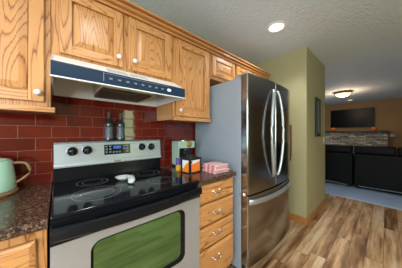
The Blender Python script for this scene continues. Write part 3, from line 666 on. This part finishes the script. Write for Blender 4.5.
def graphic(u0, u1, z0, z1, put, vec, mode):
    b = BM(); n = 12
    us = [u0 + (u1 - u0) * k / n for k in range(n + 1)]
    if mode == 0: mid = [z0 + (z1 - z0) * (0.66 + 0.20 * (k / n) ** 1.4) for k in range(n + 1)]
    else: mid = [z0 + (z1 - z0) * (0.30 + 0.62 * max(0, (k / n - 0.25) / 0.75) ** 0.6) for k in range(n + 1)]
    lo = [b.verts.new(put(u, z0)) for u in us]; md = [b.verts.new(put(u, z)) for u, z in zip(us, mid)]; hi = [b.verts.new(put(u, z1)) for u in us]
    for k in range(n):
        f = b.faces.new((lo[k], lo[k + 1], md[k + 1], md[k])); f.material_index = 0
        f = b.faces.new((md[k], md[k + 1], hi[k + 1], hi[k])); f.material_index = 1
    thick(b, vec); return b
b = graphic(fr, bw - fr, 0.0105, bh - fr, lambda u, z: (u, 0.004, z), (0, 0.004, 0), 0)
k = obj('side_panel', b, [ORANGE, PAPER], t); k['label'] = 'orange panel with white curved top'
b = graphic(fr, bd - fr, 0.0105, bh - fr, lambda u, z: (0.004, bd - u, z), (0.004, 0, 0), 1)
k = obj('side_panel', b, [ORANGE, PAPER], t); k['label'] = 'orange panel with white streak'
b = BM(); box(b, bw - .008, bw - .004, fr, bd - fr, 0.0105, bh - fr); box(b, fr, bw - fr, bd - .008, bd - .004, 0.0105, bh - fr); obj('rear_panels', b, FRAMEB, t)
def motif(pts, put, vec):
    b = BM(); b.faces.new([b.verts.new(put(u, z)) for u, z in pts]); thick(b, vec); return b
b = motif([(0.022 + 0.010 * math.cos(a), 0.092 + 0.008 * math.sin(a)) for a in [2 * PI * k / 12 for k in range(12)]], lambda u, z: (u, 0.0036, z), (0, 0.0003, 0))
obj('printed_spot', b, NAVY, t)
t.location = (0.802, -0.472, 0.9205); t.rotation_euler = (0, 0, R(8))
# packets inside / beside
def pouch(nm, lab, cat, w, h, th, top, bot, loc, rz, split=0.5, group=None):
    t = thing(nm, lab, cat, (0, 0, 0), group)
    b = BM(); n = 8
    rows = []
    for k in range(n + 1):
        s = k / n; q = max(0.0015, th / 2 * math.sin(PI * min(1, (s * 0.92 + 0.22))) ** 0.6) if k < n else 0.0012
        rows.append([b.verts.new(p) for p in ((-w / 2, 0, h * s), (-w / 4, -q, h * s), (w / 4, -q, h * s), (w / 2, 0, h * s), (w / 4, q, h * s), (-w / 4, q, h * s))])
    for i, (A, C) in enumerate(zip(rows, rows[1:])):
        for k in range(6):
            f = b.faces.new((A[k], A[(k + 1) % 6], C[(k + 1) % 6], C[k])); f.material_index = 0 if (i + .5) / n < split else 1; f.smooth = True
    b.faces.new(rows[0][::-1]); f = b.faces.new(rows[-1]); f.material_index = 1
    obj('packet', b, [bot, top], t); 
    t.location = loc; t.rotation_euler = (0, 0, rz)
    return t
pouch('snack_pouch', 'small upright pouch, violet above and yellow below, behind the black caddy', 'packet', 0.056, 0.116, 0.020, PURPLE, YELLOW, (0.793, -0.322, 0.9205), R(-20), 0.48)
pouch('tea_packet', 'dark packet with grey top standing inside the black caddy, rear one', 'packet', 0.085, 0.130, 0.024, BLACKM, GREYPL, (0.868, -0.384, 0.931), R(8), 0.5)
pouch('tea_packet', 'plain dark packet standing inside the black caddy, front one', 'packet', 0.08, 0.128, 0.022, BLACKM, NAVY, (0.870, -0.422, 0.931), R(9), 0.85)
# folded towels
def towel(w, d, h, lab, loc, rz):
    t = thing('folded_towel', lab, 'towel', (0, 0, 0), 'folded striped towels')
    b = BM(); n = 3; hh = h / n
    # a long cloth folded over itself: one strip whose section snakes up
    path = []
    for i in range(n):
        ya, yb = (-d / 2, d / 2) if i % 2 == 0 else (d / 2, -d / 2)
        for k in range(9):
            s = k / 8; path.append((ya + (yb - ya) * s, hh * (i + 0.5) + 0.0015 * math.sin(9 * s + i)))
        if i < n - 1:
            sg = 1 if yb > 0 else -1
            for a in (-60, -20, 20, 60): path.append((yb + sg * hh * 0.45 * math.cos(R(a)), hh * (i + 1) + hh * 0.5 * math.sin(R(a))))
    th = hh * 0.40
    up, dn = [], []
    for i, p in enumerate(path):
        q0 = path[max(i - 1, 0)]; q1 = path[min(i + 1, len(path) - 1)]
        dx, dz = q1[0] - q0[0], q1[1] - q0[1]; L_ = math.hypot(dx, dz); nx, nz = -dz / L_, dx / L_
        up.append((p[0] + nx * th, p[1] + nz * th)); dn.append((p[0] - nx * th, p[1] - nz * th))
    nx_ = 6; cols = []
    for k in range(nx_ + 1):
        x = -w / 2 + w * k / nx_; sag = 1 - 0.10 * (abs(2 * k / nx_ - 1) ** 4)
        loop = [b.verts.new((x, y, max(0.0004, z * sag))) for y, z in up] + [b.verts.new((x, y, max(0.0004, z * sag))) for y, z in dn[::-1]]
        cols.append(loop)
    M = len(cols[0])
    for A, C in zip(cols, cols[1:]):
        for k in range(M): f = b.faces.new((A[k], A[(k + 1) % M], C[(k + 1) % M], C[k])); f.smooth = True
    half = len(up)
    for Lp in (cols[0], cols[-1]):
        for k in range(half - 1): b.faces.new((Lp[k], Lp[k + 1], Lp[M - 2 - k], Lp[M - 1 - k]))
    obj('cloth', b, TOWEL, t)
    t.location = loc; t.rotation_euler = (0, 0, rz)
towel(0.165, 0.150, 0.036, 'pink and white striped folded towel at the bottom of the stack', (1.036, -0.538, 0.921), R(-4))
towel(0.158, 0.145, 0.036, 'pink and white striped folded towel on top of the stack', (1.033, -0.535, 0.9575), R(1))

# ------------------------------------------------------------------ green wall and ceiling fittings
t = thing('picture_frame', 'narrow upright black framed picture on the green partition wall', 'picture', (3.05, -0.802, 1.2))
b = BM(); xa, xb, za, zb, yy = 2.930, 3.165, 1.205, 1.800, -0.828; w_ = 0.04
for p in ((xa, xa + w_, za, zb), (xb - w_, xb, za, zb), (xa + w_, xb - w_, za, za + w_), (xa + w_, xb - w_, zb - w_, zb)): box(b, p[0], p[1], yy, -0.8025, p[2], p[3], 0, 0.003)
obj('frame', b, FRAMEB, t)
b = BM(); box(b, xa + w_ - .002, xb - w_ + .002, -0.815, -0.804, za + w_ - .002, zb - w_ + .002); obj('picture', b, PICT, t)
t = thing('light_switch', 'white light switch plate near the corner of green partition', 'switch', (3.45, -0.802, 1.13))
b = BM(); box(b, 3.41, 3.48, -0.808, -0.8025, 1.075, 1.190, 0, 0.003); obj('plate', b, WHITEP, t)
b = BM(); box(b, 3.436, 3.454, -0.818, -0.8085, 1.120, 1.145, 0, 0.002); obj('toggle', b, WHITEP, t)
t = thing('wall_hanging', 'narrow red-brown wooden strip hanging on green wall beside refrigerator', 'wall hanging', (2.52, -0.6, 0.87))
b = BM(); box(b, 2.525, 2.5445, -0.615, -0.590, 0.92, 1.375, 0, 0.003); obj('strip', b, REDWOOD, t)
b = BM(); tube(b, [(2.535, -0.603, 0.918), (2.525, -0.603, 0.88), (2.500, -0.606, 0.862), (2.482, -0.610, 0.885)], 0.007, 8); obj('hook', b, BLACKM, t)

def can_light(x, y, r, lab, lens):
    t = thing('recessed_light', lab, 'ceiling light', (x, y, H), 'recessed ceiling lights')
    b = BM(); lathe(b, [(r, H - 0.0005), (r, H - 0.006), (r * 0.93, H - 0.010), (r * 0.72, H - 0.008), (r * 0.70, H - 0.0005)], (x, y, 0), 36); obj('trim_ring', b, WHITE, t)
    b = BM(); lathe(b, [(0, H - 0.003), (r * 0.69, H - 0.003), (r * 0.69, H - 0.0008), (0, H - 0.0008)], (x, y, 0), 32); obj('lens', b, lens, t)
can_light(1.83, -0.71, 0.105, 'round recessed ceiling light with white trim over the kitchen floor', LENS)
can_light(7.83, -0.66, 0.10, 'small far recessed light in living room ceiling before the television', WLENS)
t = thing('flush_ceiling_light', 'warm glowing bowl ceiling light in the living room', 'ceiling light', (6.157, -0.694, 2.44))
c = (6.157, -0.694, 0)
b = BM(); lathe(b, [(0, H - .0005), (0.20, H - .0005), (0.255, H - 0.03), (0.262, H - 0.05), (0.250, H - 0.055), (0.235, H - 0.04), (0, H - 0.04)], c, 40); bmesh.ops.scale(b, vec=(.77, .77, 1), space=Matrix.Translation((-c[0], -c[1], 0)), verts=b.verts); obj('pan', b, BRONZE, t)
b = BM(); lathe(b, [(0.236, H - 0.046), (0.215, H - 0.085), (0.15, H - 0.118), (0.06, H - 0.132), (0.012, H - 0.135)], c, 40); bmesh.ops.scale(b, vec=(.77, .77, 1), space=Matrix.Translation((-c[0], -c[1], 0)), verts=b.verts); obj('glass_bowl', b, WLENS, t)
b = BM(); lathe(b, [(0, H - 0.160), (0.008, H - 0.156), (0.012, H - 0.146), (0.016, H - 0.1355), (0, H - 0.1355)], c, 16); obj('finial', b, BRONZE, t)

# ------------------------------------------------------------------ living room
SX = 5.05
def sofa(y0, y1, lab, ncush):
    t = thing('sofa', lab, 'sofa', (SX + 0.45, (y0 + y1) / 2, 0), 'black leather sofas')
    b = BM(); box(b, SX, SX + 0.22, y0, y1, 0.035, 0.80, 0, 0.03, 3); box(b, SX + .2, SX + 0.95, y0, y1, 0.07, 0.30, 0, 0.03, 3); obj('frame', b, LEATHER, t)
    for s in (y0, y1 - 0.20):
        b = BM(); box(b, SX + 0.23, SX + 0.95, s, s + 0.20, 0.302, 0.62, 0, 0.05, 4); obj('arm', b, LEATHER, t, smooth=True)
    w = (y1 - y0) / ncush
    for k in range(ncush):
        b = BM(); box(b, SX - 0.015, SX + 0.23, y0 + w * k + .006, y0 + w * (k + 1) - .006, 0.802, 0.970, 0, 0.03, 4); obj('back_cushion', b, LEATHER, t, smooth=True)
    w = (y1 - y0 - 0.41) / ncush
    for k in range(ncush):
        b = BM(); box(b, SX + 0.235, SX + 0.95, y0 + .205 + w * k + .003, y0 + .205 + w * (k + 1) - .003, 0.302, 0.46, 0, 0.04, 4); obj('seat_cushion', b, LEATHER, t, smooth=True)
    b = BM(); tube(b, [(SX - 0.010, y0 + 0.08, 0.06), (SX - 0.016, (y0 + y1) / 2, 0.095), (SX - 0.010, y1 - 0.08, 0.075)], 0.009, 8); obj('highlight_strip', b, PALEMETAL, t)  # pale strip added in place of highlights along the sofa bottom
    for xx in (SX + 0.06, SX + 0.85):
        for yy in (y0 + 0.07, y1 - 0.12):
            b = BM(); box(b, xx, xx + .05, yy, yy + .05, 0.0085, 0.0345 if xx < SX + .5 else 0.0695, 0, 0.004); obj('leg', b, BLACKM, t)
sofa(-1.008, 0.60, 'black leather sofa nearest the green partition, its back to the kitchen', 2)
sofa(-2.92, -1.026, 'black leather sofa at right edge of photo, its back to the kitchen', 3)
# fireplace and mantel
t = thing('fireplace', 'low stacked stone fireplace front with dark mantel on tan wall', 'fireplace', (8.4, 0, 0))
b = BM(); box(b, 8.28, 8.5995, -1.545, 2.0, 0.0085, 1.285); 
o = obj('stone_face', b, STONE, t)
b = BM(); box(b, 8.10, 8.5995, -1.605, 2.05, 1.2855, 1.335, 0, 0.006); obj('mantel_shelf', b, MANTEL, t)
b = BM(); box(b, 8.262, 8.279, 0.0, 0.9, 0.10, 0.75, 0, 0.004); obj('firebox_screen', b, BLACKM, t)
t = thing('television', 'large black flat television mounted on the tan living room wall', 'television', (8.55, -0.6, 1.5))
b = BM(); box(b, 8.555, 8.585, -1.245, 0.02, 1.475, 2.195, 0, 0.005); obj('screen_case', b, BLACKM, t)
b = BM(); box(b, 8.551, 8.5548, -1.232, 0.007, 1.49, 2.18); obj('screen', b, SCREEN, t)
b = BM(); box(b, 8.5855, 8.5995, -0.85, -0.40, 1.65, 2.0); obj('wall_bracket', b, BLACKM, t)
def pumpkin(y, lab):
    t = thing('pumpkin', lab, 'pumpkin', (0, 0, 0), 'pumpkins on the mantel')
    b = BM(); n = 32; prof = [(0.012, 0.012), (0.05, 0.0), (0.082, 0.025), (0.090, 0.055), (0.078, 0.088), (0.045, 0.105), (0.012, 0.098)]
    rows = [[b.verts.new((r * (1 - 0.09 * abs(math.cos(5 * 2 * PI * k / n))) * math.cos(2 * PI * k / n), r * (1 - 0.09 * abs(math.cos(5 * 2 * PI * k / n))) * math.sin(2 * PI * k / n), z)) for k in range(n)] for r, z in prof]
    for A, C in zip(rows, rows[1:]):
        for k in range(n): f = b.faces.new((A[k], A[(k + 1) % n], C[(k + 1) % n], C[k])); f.smooth = True
    b.faces.new(rows[0]); b.faces.new(rows[-1]); obj('fruit', b, PUMP, t)
    b = BM(); tube(b, [(0, 0, 0.0985), (0.004, 0, 0.118), (0.014, 0.004, 0.132)], 0.009, 8); obj('stem', b, STEM, t)
    t.location = (8.22, y, 1.3355); t.scale = (1.0, 1.0, 1.25)
pumpkin(-0.13, 'small orange pumpkin on mantel under the left end of television')
pumpkin(-1.24, 'small orange pumpkin on mantel under the right end of television')
b = BM(); box(b, 8.16, 8.30, -1.58, -1.36, 1.3355, 1.362, 0, 0.008, 3)
tag(obj('mantel_tray', b, REDDISH), 'low dark reddish tray on the right end of mantel', 'tray')
t = thing('wall_plate', 'white plate on tan wall right of the stone fireplace', 'wall plate', (8.6, -1.655, 1.18))
b = BM(); box(b, 8.592, 8.5995, -1.71, -1.60, 1.135, 1.235, 0, 0.003); obj('plate', b, WHITEP, t)
b = BM(); box(b, 8.588, 8.5918, -1.672, -1.638, 1.165, 1.205, 0, 0.002); obj('rocker', b, WHITEP, t)
